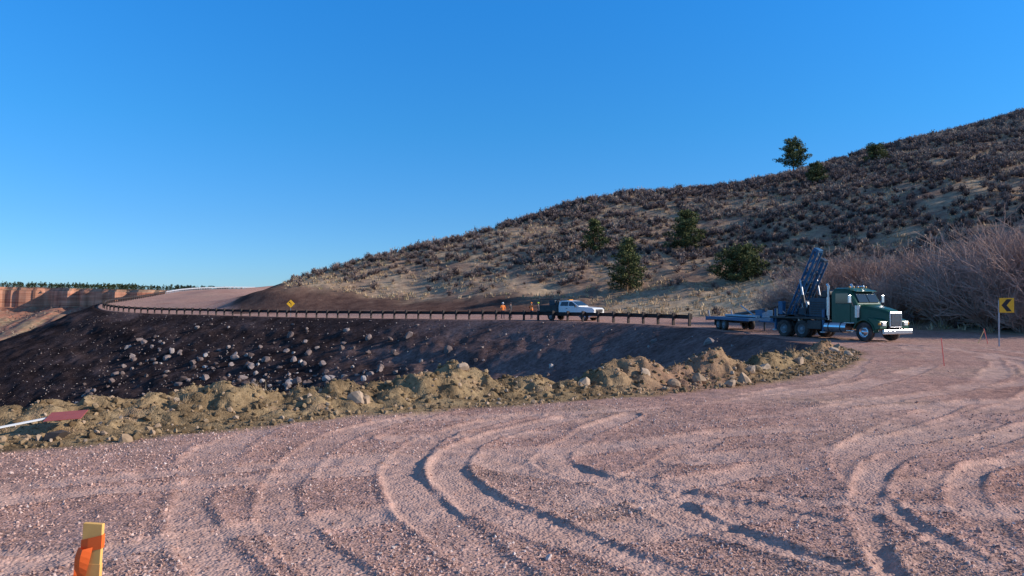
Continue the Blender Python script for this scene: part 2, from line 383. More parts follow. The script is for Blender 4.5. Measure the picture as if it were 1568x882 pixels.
n=11000; x=-70+rs.rand(n)*88; y=25+rs.rand(n)*95; h,a=terrain(x,y); ok=(a['s']>1)&(a['te']>11.5)&(a['s']<30); x,y,h=x[ok],y[ok],h[ok]; sz=.03+.12*rs.rand(len(x))**3
scatter('embankment_stones',rock_temps(1,6,.15),np.stack([x,y,h+sz*.2],1),sz,m_riprap)

# ------------------------------------------------------------------ vegetation
def blades(n,spread,rad,hmin,hmax,w,lean):
    V=[];F=[]
    for i in range(n):
        a=rs.rand()*6.283; rr=rad*rs.rand(); b=np.array([math.cos(a)*rr,math.sin(a)*rr,-.03])
        a2=a+rs.randn()*.5; hh=hmin+(hmax-hmin)*rs.rand(); l=lean*rs.rand()
        tip=b+np.array([math.cos(a2)*l,math.sin(a2)*l,hh]); sd=np.array([-math.sin(a2+rs.randn()),math.cos(a2),0.])*w*(.5+rs.rand())
        k=len(V); V+=[b-sd,b+sd,tip]; F.append([k,k+1,k+2])
    return np.array(V),np.array(F)
def shrub_temp(n=36,w=.055):
    V=[];F=[]
    for i in range(n):
        a=rs.rand()*6.283; el=rs.rand()**.7*1.35+.15; L=.5+.5*rs.rand()
        d=np.array([math.cos(a)*math.cos(el)*.75,math.sin(a)*math.cos(el)*.75,math.sin(el)]); tip=d*L*1.1
        base=d*.12; sd=np.cross(d,rs.randn(3)); sd/=np.linalg.norm(sd)+1e-6
        k=len(V); V+=[base-sd*w*.5,base+sd*w*.5,tip]; F.append([k,k+1,k+2])
        for q in range(3):
            c=d*L*(.5+.55*rs.rand())+rs.randn(3)*.09; e1=rs.randn(3)*w*1.5; e2=rs.randn(3)*w*1.5; e1[2]=abs(e1[2])*2.4
            k=len(V); V+=[c,c+e1,c+e2]; F.append([k,k+1,k+2])
    V=np.array(V); V[:,2]=np.maximum(V[:,2],-.05); return V,np.array(F)
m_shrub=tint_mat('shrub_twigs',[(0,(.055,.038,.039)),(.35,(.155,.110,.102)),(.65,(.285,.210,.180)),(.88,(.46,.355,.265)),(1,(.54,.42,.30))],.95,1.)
m_grass=tint_mat('dry_grass',[(0,(.36,.245,.15)),(.5,(.58,.42,.26)),(.85,(.70,.53,.34)),(1,(.42,.35,.18))],.95,2.)
sts=[shrub_temp() for _ in range(7)]
n=27000; x=-45+rs.rand(n)*245; y=35+rs.rand(n)*180; h,a=terrain(x,y)
z01=np.clip((h+1)/30,0,1)
cl=fbm(x/7,y/7,3,101); den=np.clip(.10+1.0*sst(2,10,h)+.5*(x>35),0,1)*np.clip(.14+sst(.36,.54,cl+.14*z01),0,1)*(1-.75*sunlitf(x,y))
ok=(a['fh']>1.5)&(rs.rand(n)<den)&(np.abs(x/y)<.95)&((a['fh']>9)|(x>12)); x,y,h=x[ok],y[ok],h[ok]
sz=(.45+.85*rs.rand(len(x)))*(1+.2*(y>150))
tn=np.clip(.05+.6*fbm(x/14,y/14,2,102)+.35*(rs.rand(len(x))-.5),0,1)
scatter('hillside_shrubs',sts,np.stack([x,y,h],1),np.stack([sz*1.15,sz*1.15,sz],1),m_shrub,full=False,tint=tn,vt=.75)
gts=[blades(11,.2,.18,.15,.42,.035,.25) for _ in range(6)]
n=34000; x=-46+rs.rand(n)**1.1*190; y=40+rs.rand(n)*165; h,a=terrain(x,y); ok=(a['fh']>.3)&(np.abs(x/y)<.85)&(fbm(x/5,y/5,2,105)+.4*rs.rand(n)+.2*sunlitf(x,y)>.6)&((a['fh']>8)|(x>10))
x,y,h=x[ok],y[ok],h[ok]; scatter('hillside_grass',gts,np.stack([x,y,h],1),.8+.9*rs.rand(len(x)),m_grass,full=False)
gt2=[blades(26,.2,.10,.08,.26,.006,.16) for _ in range(5)]
x,y,h,s=berm_pts(3000,1.8,5.2); ok=(fbm(x/1.6,y/1.6,2,107)>.60); x,y,h=x[ok],y[ok],h[ok]
scatter('berm_grass',gt2,np.stack([x,y,h],1),.5+.7*rs.rand(len(x)),m_grass,full=False)

def prisms(P0,P1,R0,R1):
    n=len(P0); D=P1-P0; D/=np.linalg.norm(D,axis=1,keepdims=True)+1e-9
    up=np.tile([.3,.2,.9],(n,1)); A_=np.cross(D,up); A_/=np.linalg.norm(A_,axis=1,keepdims=True)+1e-9; B_=np.cross(D,A_)
    V=[]
    for P,Rr in ((P0,R0),(P1,R1)):
        for k in range(3):
            c,s_=math.cos(k*2.0944),math.sin(k*2.0944); V.append(P+(A_*c+B_*s_)*Rr[:,None])
    V=np.stack(V,1).reshape(-1,3); f=[]
    for k in range(3):
        k2=(k+1)%3; f+= [[k,k2,3+k2],[k,3+k2,3+k]]
    F=(np.array(f)[None]+np.arange(n)[:,None,None]*6).reshape(-1,3); return V,F
def bare_bush(h=1.0,stems=22,seed=1,fine=.0035):
    q=random.Random(seed); seg=[]
    def grow(p,d,L,r,lv):
        ns=3 if lv<2 else 2
        for i in range(ns):
            d=(d+Vector((q.gauss(0,.16),q.gauss(0,.16),q.gauss(.05,.1)))).normalized(); p2=p+d*L/ns; r2=r*.80
            seg.append((tuple(p),tuple(p2),r,r2))
            if lv<3:
                for k in range(3):
                    if q.random()<.95:
                        a=Vector((q.gauss(0,1),q.gauss(0,1),q.gauss(.3,.7))).normalized(); grow(p2,(d*.75+a*.7).normalized(),L*(.42+.24*q.random()),r2*.72,lv+1)
            p=p2;r=r2
    for i in range(stems):
        a=q.random()*6.283; l=q.random()*1.0; d=Vector((math.cos(a)*l,math.sin(a)*l,1)).normalized()
        grow(Vector((math.cos(a)*.14*q.random(),math.sin(a)*.14*q.random(),-.03)),d,h*(.3+.42*q.random()),fine*1.7,1)
    s_=np.array([(*a,*b,c,d) for a,b,c,d in seg]); return prisms(s_[:,:3],s_[:,3:6],s_[:,6],s_[:,7])
m_bush=simple('bare_branches',(.52,.35,.285),.95,var=.35,sc=1.5,spec=.1)
bdata=[]
for i in range(3):
    V,F=bare_bush(1.0,72,seed=10+i,fine=.0066); bdata.append(mkmesh('bare_bush_mesh',V,F,m_bush,link=False))
def inst(name,me,x,y,s,rz=0,sx=1,dz=0):
    ob=bpy.data.objects.new(name,me); scene.collection.objects.link(ob); ob.location=(x,y,zat(x,y)+dz); ob.rotation_euler=(0,0,rz); ob.scale=(s*sx,s*sx,s); return ob
for i,(x,y,s) in enumerate([(31.5,47.5,5.8),(35.2,50,6.6),(30,51,4.1),(33.2,45.5,4.6),(36.5,47,6.0),(28.5,55,3.8),(25.6,62,4.8),(28.8,63,5.2),(31,60,5.0),(33,57,5.0),(39,52,6.6),(31.0,44.8,3.0),(34.5,43.8,3.9),(27.5,58.5,3.0),(42,54,6),(23.6,65,3.0),(38,45,4.6),(30.5,47,3.0),(34,53,5.6),(33.2,49,5.9)]):
    inst('bare_bush',bdata[i%3],x,y,s*1.02,i*1.3,1.2)

m_bark=simple('pine_bark',(.16,.10,.065),.95,var=.4,sc=6,spec=.1)
m_needle=tint_mat('pine_needles',[(0,(.035,.046,.020)),(.5,(.10,.115,.045)),(.85,(.20,.205,.08)),(1,(.28,.26,.11))],.8,1.5)
m_farneedle=tint_mat('far_tree_foliage',[(0,(.03,.045,.025)),(1,(.07,.085,.04))],.9,.5)
def pine(name,x,y,H,Rr,seed,limbs=46,base=.14,shape=.8,lsz=.19,npc=46):
    q=np.random.RandomState(seed); P0=[];P1=[];R0=[];R1=[]; LV=[];tint=[]
    segs=8; pts=[np.array([q.randn()*.02*H*k/segs,q.randn()*.02*H*k/segs,H*k/segs-.1*(k==0)]) for k in range(segs+1)]
    for k in range(segs):
        P0.append(pts[k]);P1.append(pts[k+1]);R0.append(.024*H*(1-k/segs*.9));R1.append(.024*H*(1-(k+1)/segs*.9)+.008)
    for i in range(limbs):
        t=base+(1-base)*(i+q.rand())/limbs; t=min(t,.985)
        az=i*2.4+q.randn()*.5; L=Rr*((1-t)**shape*1.05+.12)*(.6+.6*q.rand())*min(1,.6+(t-base)*3.5)
        k=min(int(t*segs),segs-1); p=pts[k]+(pts[k+1]-pts[k])*(t*segs-k)
        d=np.array([math.cos(az),math.sin(az),-.05+.6*t]); mid=p+d*L*.55; tip=mid+np.array([d[0],d[1],d[2]+.35])*L*.45
        P0+=[p,mid];P1+=[mid,tip];R0+=[.010*H*(1-t)+.02,.018];R1+=[.018,.006]
        nc=2+int(L*1.4)
        for c in range(nc):
            u=.35+.65*(c+.5)/nc; cc=(p+(mid-p)*u/.55) if u<.55 else mid+(tip-mid)*(u-.55)/.45
            cc=cc+q.randn(3)*.10*L*np.array([1,1,.5]); cr=.12*Rr+.10+.10*q.rand(); tt=np.clip(q.rand()*.7+.2*t,0,1)
            for _ in range(npc):
                o=q.randn(3); o/=np.linalg.norm(o); c0=cc+o*cr*q.rand()**.4*np.array([1.15,1.15,.65])
                e=q.randn(3,3)*lsz*.45; e[2]=o*lsz*1.15; e[2][2]+=.04
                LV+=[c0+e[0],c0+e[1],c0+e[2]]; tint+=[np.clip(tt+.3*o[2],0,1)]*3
    V1,F1=prisms(np.array(P0),np.array(P1),np.array(R0),np.array(R1)); LV=np.array(LV); F2=np.arange(len(LV)).reshape(-1,3)+len(V1)
    ob=mkmesh(name,np.concatenate([V1,LV]),np.concatenate([F1,F2]),[m_bark,m_needle],{'tint':np.concatenate([np.zeros(len(V1)),np.array(tint)])},midx=np.concatenate([np.zeros(len(F1)),np.ones(len(F2))]))
    ob.location=(x,y,zat(x,y)-.05); return ob
pine('pine_tree',15.5,99.5,7.0,2.9,1,44,.10,.75)
pine('pine_tree',13.3,119,5.4,2.2,2,34,.08,.75)
pine('pine_tree',27.0,115,6.0,3.1,3,34,.10,.6,.22)
pine('juniper_tree',29.4,95,3.7,3.1,4,44,.03,.4,.2)
pine('pine_tree',69.0,181,8.2,4.6,5,30,.24,.55,.30,36)
pine('juniper_tree',57.8,141,3.6,1.9,6,30,.04,.4)
pine('juniper_tree',75.5,153,3.8,2.2,7,30,.04,.4)

# ------------------------------------------------------------------ distant mesa
mx=np.linspace(-1100,60,620)
q1=np.concatenate([np.linspace(-260,-100,20),np.linspace(-98,-2,60),np.linspace(-1,6,14),np.linspace(8,40,12),np.linspace(60,700,12)])
MX,QQ=np.meshgrid(mx,q1); cl=650+ (fbm(MX/70,MX*0+3,4,201)-.5)*110+(fbm(MX/14,MX*0+8,3,202)-.5)*16
MY=cl+QQ
top=np.interp(MX,[-700,-430,-270,-100],[14,10.5,7.0,2])
MZ=np.interp(QQ,[-260,-100,-60,-30,0],[-37,-33,-24,-14,-7])
MZ=MZ+(fbm(MX/30,MY/30,4,203)-.5)*8*sst(-130,-60,QQ)*(1-sst(-6,-1,QQ))
cz=np.where(QQ>0,-7+(top*.75+7)*sst(0,1.6,QQ)+0*MX,MZ); cz=np.where(QQ>2.6,cz+(top*.25)*sst(2.6,5,QQ)+(fbm(MX/25,MY/25,3,204)-.5)*2,cz)
nrr,ncc=MX.shape; I,J=np.meshgrid(np.arange(nrr-1),np.arange(ncc-1),indexing='ij'); MQ=np.stack([I*ncc+J,I*ncc+J+1,(I+1)*ncc+J+1,(I+1)*ncc+J],-1).reshape(-1,4)
nm=NT('mesa_rock')
geo=nm.t.nodes.new('ShaderNodeNewGeometry'); sx=nm.t.nodes.new('ShaderNodeSeparateXYZ'); nm.L(geo.outputs['Normal'],sx.inputs[0])
st=nm.noise(.7,4,.6,(.03,.03,1)); rockc=nm.ramp(st,[(.3,(.36,.12,.07)),(.5,(.60,.27,.16)),(.7,(.70,.38,.25))])
rockc=nm.mix(.8,rockc,nm.ramp(nm.noise(.12,4,.6,(1,1,.15)),[(.35,g(.5)),(.6,g(1.1))]),'MULTIPLY')
tl=nm.ramp(nm.noise(.03,5,.7),[(.3,(.22,.14,.09)),(.45,(.34,.23,.14)),(.56,(.40,.16,.10)),(.75,(.40,.29,.18))])
tl=nm.mix(.9,tl,nm.ramp(nm.noise(.25,4,.7),[(.35,g(.6)),(.65,g(1.2))]),'MULTIPLY')
nm.col(nm.mix(nm.ramp(sx.outputs[2],[(.45,(0,0,0)),(.72,(1,1,1))]),rockc,tl)); nm.b.inputs['Roughness'].default_value=.95
mkmesh('mesa',np.stack([MX.ravel(),MY.ravel(),cz.ravel()],1),MQ,nm.m,smooth=False)
n=3000; ix=rs.randint(0,ncc,n); iy=rs.randint(int(nrr*.78),nrr-9,n)
px=MX[iy,ix]+rs.randn(n)*3; py=MY[iy,ix]; pz=cz[iy,ix]
cone=[]
for k in range(4):
    VV=[];FF=[]
    for i in range(26):
        z=rs.rand(); a=rs.rand()*6.28; rr=(1-z)*.42; c=np.array([math.cos(a)*rr,math.sin(a)*rr,z]); e=rs.randn(3,3)*.13; k0=len(VV); VV+=[c+e[0],c+e[1],c+e[2]]; FF.append([k0,k0+1,k0+2])
    cone.append((np.array(VV),np.array(FF)))
scatter('distant_trees',cone,np.stack([px,py,pz],1),2+2.8*rs.rand(n),m_farneedle,full=False)
n=1500; ix=rs.randint(0,ncc,n); iy=rs.randint(18,78,n)
scatter('distant_scrub',cone,np.stack([MX[iy,ix]+rs.randn(n)*3,MY[iy,ix],cz[iy,ix]],1),1.2+1.5*rs.rand(n),m_shrub,full=False)

# ------------------------------------------------------------------ object helpers
def ob_(name,V,F,mat,par=None,bevel=0,smooth=False,seg=2):
    me=bpy.data.meshes.new(name); me.from_pydata([tuple(v) for v in V],[],[tuple(f) for f in F]); me.materials.append(mat)
    bm=bmesh.new(); bm.from_mesh(me); bmesh.ops.recalc_face_normals(bm,faces=bm.faces); bm.to_mesh(me); bm.free()
    if smooth:
        me.polygons.foreach_set("use_smooth",[True]*len(me.polygons))
    ob=bpy.data.objects.new(name,me); scene.collection.objects.link(ob)
    if par: ob.parent=par
    if bevel:
        b=ob.modifiers.new('b','BEVEL'); b.width=bevel; b.segments=seg; b.limit_method='ANGLE'; b.angle_limit=math.radians(35)
    return ob
def box(name,c,s,mat,par=None,bevel=.015,rot=None):
    V=[(sx*s[0]/2,sy*s[1]/2,sz*s[2]/2) for sx in(-1,1) for sy in(-1,1) for sz in(-1,1)]
    F=[(0,1,3,2),(4,6,7,5),(0,4,5,1),(2,3,7,6),(0,2,6,4),(1,5,7,3)]
    o=ob_(name,V,F,mat,par,bevel); o.location=c
    if rot: o.rotation_euler=rot
    return o
def extr(name,prof,y0,y1,mat,par=None,bevel=.02):
    n=len(prof); V=[(x,y0,z) for x,z in prof]+[(x,y1,z) for x,z in prof]
    F=[tuple(range(n)),tuple(range(n,2*n))[::-1]]+[(i,(i+1)%n,n+(i+1)%n,n+i) for i in range(n)]
    return ob_(name,V,F,mat,par,bevel)
def loft(name,secs,mat,par=None,bevel=.0,smooth=False):
    n=len(secs[0]); V=[p for s_ in secs for p in s_]; F=[tuple(range(n))[::-1],tuple(range((len(secs)-1)*n,len(secs)*n))]
    for k in range(len(secs)-1):
        F+=[(k*n+i,k*n+(i+1)%n,(k+1)*n+(i+1)%n,(k+1)*n+i) for i in range(n)]
    return ob_(name,V,F,mat,par,bevel,smooth)
def cyl(name,p0,p1,r,mat,par=None,seg=14,r1=None):
    p0=Vector(p0);p1=Vector(p1);d=(p1-p0).normalized(); a=d.cross(Vector((0,0,1)));
    if a.length<.01: a=Vector((1,0,0))
    a.normalize(); b=d.cross(a); r1=r if r1 is None else r1
    V=[p0+(a*math.cos(t)+b*math.sin(t))*r for t in [i*2*math.pi/seg for i in range(seg)]]+[p1+(a*math.cos(t)+b*math.sin(t))*r1 for t in [i*2*math.pi/seg for i in range(seg)]]
    F=[tuple(range(seg)),tuple(range(seg,2*seg))[::-1]]+[(i,(i+1)%seg,seg+(i+1)%seg,seg+i) for i in range(seg)]
    return ob_(name,V,F,mat,par,min(r,.02)*.3 if r>.03 else 0)
def lathe(name,prof,c,mat,par=None,seg=24,axis='y'):
    V=[];n=len(prof)
    for i in range(seg):
        t=i*2*math.pi/seg
        for r,w in prof:
            V.append((c[0]+r*math.cos(t),c[1]+w,c[2]+r*math.sin(t)) if axis=='y' else (c[0]+r*math.cos(t),c[1]+r*math.sin(t),c[2]+w))
    F=[(i*n+k,i*n+k+1,((i+1)%seg)*n+k+1,((i+1)%seg)*n+k) for i in range(seg) for k in range(n-1)]
    return ob_(name,V,F,mat,par,0,True)
def empty(name,x,y,z,rz):
    e=bpy.data.objects.new(name,None); scene.collection.objects.link(e); e.location=(x,y,z); e.rotation_euler=(0,0,rz); return e
m_tire=simple('tire_rubber',(.03,.028,.028),.85,dirt=.5)
m_chrome=simple('chrome',(.62,.62,.64),.25,1,.12)
m_steel=simple('galvanised_steel',(.45,.46,.48),.45,.8,.15)
m_black=simple('black_steel',(.025,.025,.028),.5,0,.3,dirt=.3)
m_glass=simple('window_glass',(.02,.03,.035),.06,0,.1,spec=1)
m_green=simple('green_paint',(.012,.085,.050),.32,0,.15,dirt=.12)
m_blue=simple('blue_paint',(.025,.13,.26),.5,0,.25,dirt=.25)
m_white=simple('white_paint',(.85,.85,.84),.3,0,.03,dirt=.06)
m_grey=simple('grey_paint',(.25,.26,.28),.5,0,.2)
m_lamp=simple('lamp_lens',(.8,.78,.7),.15,0,.05)
m_amber=simple('amber_lens',(.9,.35,.03),.25,0,.05)
m_rust=simple('weathering_steel',(.05,.036,.032),.8,.1,.35)
m_yel=simple('sign_yellow',(.95,.50,.02),.45,0,.06)
m_blk=simple('sign_black',(.02,.02,.02),.5,0,.1)
m_wood=simple('stake_wood',(.72,.50,.22),.8,0,.12,30)
m_red=simple('faded_red',(.45,.10,.075),.6,0,.15)

def wheel(par,x,y,r,w,side,nm,dual=False,hubm=None):
    hubm=hubm or m_steel
    prof=[(r*.56,-w/2),(r*.80,-w*.5),(r*.95,-w*.46),(r,-w*.36),(r,w*.36),(r*.95,w*.46),(r*.80,w*.5),(r*.56,w/2),(r*.55,w*.35)]
    lathe(nm+'_tire',prof,(x,y,r),m_tire,par)
    o=side
    if dual: hp=[(r*.57,o*w*.4),(r*.50,o*w*.30),(r*.46,-o*w*.15),(r*.30,-o*w*.2),(r*.26,o*w*.25),(r*.2,o*w*.42),(0.001,o*w*.46)]
    else: hp=[(r*.57,o*w*.45),(r*.50,o*w*.40),(r*.46,o*w*.2),(r*.34,o*w*.35),(r*.26,o*w*.55),(r*.18,o*w*.75),(0.001,o*w*.78)]
    lathe(nm+'_hub',hp,(x,y,r),hubm,par)
def fender(par,name,x,y0,y1,r,zc,mat,a0=0,a1=180,th=.05,seg=12):
    V=[];F=[]
    for i in range(seg+1):
        t=math.radians(a0+(a1-a0)*i/seg)
        for rr in (r,r+th):
            for yy in (y0,y1): V.append((x+rr*math.cos(t),yy,zc+rr*math.sin(t)))
    for i in range(seg):
        a=i*4;b=a+4; F+=[(a,a+1,b+1,b),(a+2,b+2,b+3,a+3),(a,b,b+2,a+2),(a+1,a+3,b+3,b+1)]
    F+=[(0,2,3,1),(seg*4,seg*4+1,seg*4+3,seg*4+2)]
    return ob_(name,V,F,mat,par,.01)

# ------------------------------------------------------------------ drill rig truck
def rr_sec(x,hw,z0,z1,ch=.12,tw=None):
    tw=hw if tw is None else tw
    return [(x,-hw,z0),(x,hw,z0),(x,hw,z1-ch*1.3),(x,tw-ch*.4,z1-ch*.35),(x,tw-ch*1.6,z1),(x,-tw+ch*1.6,z1),(x,-tw+ch*.4,z1-ch*.35),(x,-hw,z1-ch*1.3)]
tx,ty=20.05,40.5; hd=math.atan2(-.90,.44)
T=empty('drill_rig_truck',tx,ty,zat(19.2,42.5)+.0,hd)
for sd,s_ in(('right',-1),('left',1)):
    wheel(T,0,s_*1.03,.52,.28,s_,'front_wheel_'+sd,hubm=m_chrome)
    for k,xx in enumerate((-4.25,-5.6)):
        wheel(T,xx,s_*1.06,.52,.27,s_,f'rear_wheel_{k}_{sd}',dual=True,hubm=m_grey)
        wheel(T,xx,s_*.74,.52,.27,s_,f'rear_inner_wheel_{k}_{sd}',hubm=m_grey)
    box('frame_rail_'+sd,(-3.0,s_*.43,.80),(8.0,.10,.28),m_black,T)
    fender(T,'front_fender_'+sd,0,s_*.78,s_*1.2,.60,.55,m_green,-5,170,.05)
    extr('fender_panel_'+sd,[(.62,.62),(.98,.72),(.98,1.12),(.55,1.26),(.2,1.30),(.3,1.12),(.5,.9)],s_*.60,s_*1.14,m_green,T,.03)
    box('headlight_'+sd,(1.0,s_*.86,.98),(.10,.30,.22),m_lamp,T,.03)
    box('turn_lamp_'+sd,(.93,s_*1.13,.98),(.12,.05,.12),m_amber,T,.01)
    cyl('exhaust_stack_'+sd,(-2.45,s_*.98,1.1),(-2.45,s_*.98,3.05),.075,m_chrome,T); cyl('muffler_'+sd,(-2.45,s_*.98,1.35),(-2.45,s_*.98,2.4),.12,m_chrome,T)
    cyl('stack_tip_'+sd,(-2.45,s_*.98,3.0),(-2.56,s_*.98,3.16),.07,m_chrome,T)
    cyl('fuel_tank_'+sd,(-2.6,s_*.92,.72),(-1.15,s_*.92,.72),.31,m_chrome,T,20)
    for xx in(-2.3,-1.5): cyl('tank_strap_'+sd,(xx-.03,s_*.92,.72),(xx+.03,s_*.92,.72),.322,m_black,T,20)
    box('step_'+sd,(-.85,s_*1.02,.55),(.55,.30,.06),m_chrome,T); box('upper_step_'+sd,(-1.0,s_*1.0,.98),(.7,.24,.05),m_chrome,T)
    cyl('air_cleaner_'+sd,(-.62,s_*.88,1.28),(-.62,s_*.88,1.95),.15,m_chrome,T,18)
    extr('door_'+sd,[(-2.0,1.0),(-.95,1.0),(-.95,2.0),(-2.0,2.0)],s_*1.035,s_*1.06,m_green,T,.02)
    extr('side_window_'+sd,[(-1.93,2.05),(-.88,2.05),(-1.08,2.62),(-1.93,2.62)],s_*1.02,s_*1.052,m_glass,T,.01)
    cyl('mirror_bracket_'+sd,(-.75,s_*1.05,1.9),(-.75,s_*1.32,2.35),.015,m_chrome,T,6); box('mirror_'+sd,(-.75,s_*1.34,2.3),(.07,.2,.42),m_chrome,T)
    fender(T,'rear_mudguard_'+sd,-4.93,s_*.62,s_*1.22,1.25,.1,m_black,62,118,.03,6)
    cyl('rear_axle_'+sd,(-4.25,0,.52),(-4.25,s_*.9,.52),.09,m_black,T)
box('bumper',(1.16,0,.55),(.14,2.28,.26),m_chrome,T,.04)
loft('hood',[rr_sec(1.02,.46,.85,1.60,.12,.42),rr_sec(.85,.53,.85,1.73,.14,.49),rr_sec(.5,.58,.9,1.82,.15,.54),rr_sec(.0,.66,.97,1.92,.16,.62),rr_sec(-.6,.82,1.0,2.02,.18,.76)],m_green,T,.0,False)
box('grille_surround',(1.05,0,1.20),(.08,.96,.84),m_chrome,T,.04)
for k in range(11): box(f'grille_bar_{k}',(1.11,-.38+k*.076,1.20),(.02,.022,.70),m_chrome,T,.004)
box('grille_dark',(1.092,0,1.20),(.012,.84,.72),m_black,T,.002)
loft('cab',[rr_sec(-.55,1.0,1.0,2.02,.06,.98),rr_sec(-1.0,1.03,.95,2.80,.16,.90),rr_sec(-1.15,1.03,.93,2.89,.17,.91),rr_sec(-1.5,1.03,.92,2.94,.17,.92),rr_sec(-2.1,1.03,.92,2.94,.17,.93),rr_sec(-2.2,1.02,.92,2.88,.17,.92)],m_green,T,.0,False)
for nm_,y0,y1 in(('windscreen_right',-.80,-.03),('windscreen_left',.03,.80)):
    V=[(-.60,y0,2.10),(-.60,y1,2.10),(-.915,y1*.97,2.64),(-.915,y0*.97,2.64)]; V2=[(a-.03,b,c) for a,b,c in V]
    V=[(a+.06,b,c+.02) for a,b,c in V]
    ob_(nm_,V+V2,[(0,1,2,3),(7,6,5,4),(0,4,5,1),(1,5,6,2),(2,6,7,3),(3,7,4,0)],m_glass,T)
box('sun_visor',(-.86,0,2.75),(.30,1.70,.04),m_green,T,.01,(0,.25,0))
for k in range(5): box(f'roof_lamp_{k}',(-1.3,-.66+k*.33,2.965),(.10,.07,.07),m_amber,T,.015)
cyl('air_horn',(-1.7,.4,3.0),(-1.2,.4,3.0),.035,m_chrome,T,r1=.06)
box('cab_back_wall',(-2.27,0,1.9),(.08,1.8,1.6),m_black,T)
box('rig_deck',(-4.6,0,1.18),(4.3,2.35,.12),m_black,T)
box('tool_box_right',(-3.3,-1.0,.80),(1.0,.42,.5),m_black,T,.03); box('tool_box_left',(-3.3,1.0,.80),(1.0,.42,.5),m_black,T,.03)
m_rig=simple('rig_dark_blue',(.03,.055,.085),.5,0,.3,dirt=.2)
box('engine_enclosure',(-3.25,0,1.80),(1.3,1.9,1.12),m_rig,T,.05)
for k in range(6): box(f'enclosure_louvre_{k}',(-3.25,-.965,1.45+k*.13),(1.0,.03,.05),m_black,T,.006)
box('hydraulic_tank',(-2.78,-.7,2.55),(.42,.5,.36),m_black,T,.04); box('air_receiver_base',(-3.4,.1,2.42),(.8,.9,.12),m_black,T,.02)
cyl('air_receiver',(-3.75,.1,2.62),(-3.0,.1,2.62),.18,m_rig,T,16)
cyl('radiator_pipe',(-3.4,.6,2.36),(-3.4,.6,3.0),.06,m_black,T)
box('control_panel',(-5.9,-1.0,1.75),(.35,.3,.8),m_blue,T,.03)
for k in range(4): cyl(f'control_lever_{k}',(-5.78-.06*k,-1.0,2.15),(-5.74-.06*k,-1.05,2.32),.012,m_black,T,6)
box('winch_base',(-4.6,0,1.5),(.8,1.2,.5),m_rig,T,.04); cyl('winch_drum',(-4.6,-.5,1.95),(-4.6,.5,1.95),.24,m_steel,T,18)
for k,(a,b) in enumerate([(-6.5,-.9),(-6.5,.9),(-2.75,-1.05),(-2.75,1.05)]):
    cyl(f'outrigger_{k}',(a,b,.45),(a,b,1.7),.09,m_blue,T); cyl(f'outrigger_pad_{k}',(a,b,.36),(a,b,.44),.2,m_steel,T)
box('tail_beam',(-6.6,0,1.0),(.2,2.3,.25),m_blue,T)
mb0=Vector((-5.85,0,1.35)); mtp=Vector((-3.95,0,4.9)); md=(mtp-mb0).normalized(); mn=Vector((md.z,0,-md.x))
def mast(y0,y1,dp,tag,l0,l1):
    c=[]
    for yy in(y0,y1):
        for o in(0,dp):
            p0=mb0+md*l0+mn*o+Vector((0,yy,0)); p1=mb0+md*l1+mn*o+Vector((0,yy,0)); cyl(f'{tag}_chord_{len(c)}',p0,p1,.06,m_blue,T,8); c.append((p0,p1))
    N=10
    for a,b in((0,1),(2,3),(0,2),(1,3)):
        for k in range(N):
            p=c[a][0].lerp(c[a][1],k/N); q_=c[b][0].lerp(c[b][1],(k+1)/N)
            if k%2: p=c[b][0].lerp(c[b][1],k/N); q_=c[a][0].lerp(c[a][1],(k+1)/N)
            cyl(f'{tag}_brace_{a}{b}_{k}',p,q_,.022,m_blue,T,6)
mast(-.62,-.28,.32,'mast_right',0,4.35); mast(.22,.52,.32,'mast_left',-.2,3.7)
for k,l in enumerate((.1,1.5,2.9)):
    p=mb0+md*l+mn*.17; box(f'mast_crosshead_{k}',p,(.28,1.25,.12),m_rig,T,.02,(0,math.atan2(md.x,md.z),0))
p=mb0+md*1.9+mn*(-.05); box('rotary_head',p,(.4,.5,.6),m_black,T,.04,(0,math.atan2(md.x,md.z),0))
cyl('drill_rod',mb0+md*.2+mn*(-.12),mb0+md*3.6+mn*(-.12),.05,m_steel,T)
for yy in(-.75,.65):
    cyl('mast_ram',(-4.3,yy,1.5),mb0+md*2.4+Vector((0,yy,0)),.06,m_steel,T)
    cyl('mast_ram_body',(-4.3,yy,1.4),Vector((-4.3,yy,1.4)).lerp(mb0+md*2.4+Vector((0,yy,0)),.55),.09,m_black,T)
box('crown_block_right',mb0+md*4.4+mn*.15+Vector((0,-.45,0)),(.40,.40,.2),m_blue,T,.03,(0,math.atan2(md.x,md.z),0))
box('crown_block_left',mb0+md*3.75+mn*.15+Vector((0,.37,0)),(.38,.38,.2),m_rig,T,.03,(0,math.atan2(md.x,md.z),0))
for k in range(5):
    y_=-.45+.2*k; cyl(f'hydraulic_hose_{k}',(-5.2,y_,1.3),mb0+md*(1.0+.3*k)+mn*.4+Vector((0,y_,0)),.025,m_black,T,6)
for k in range(4): cyl(f'rail_post_{k}',(-4.0-.75*k,-1.12,1.24),(-4.0-.75*k,-1.12,2.05),.02,m_rig,T,6)
cyl('hand_rail',(-6.3,-1.12,2.05),(-4.0,-1.12,2.05),.02,m_rig,T,6)

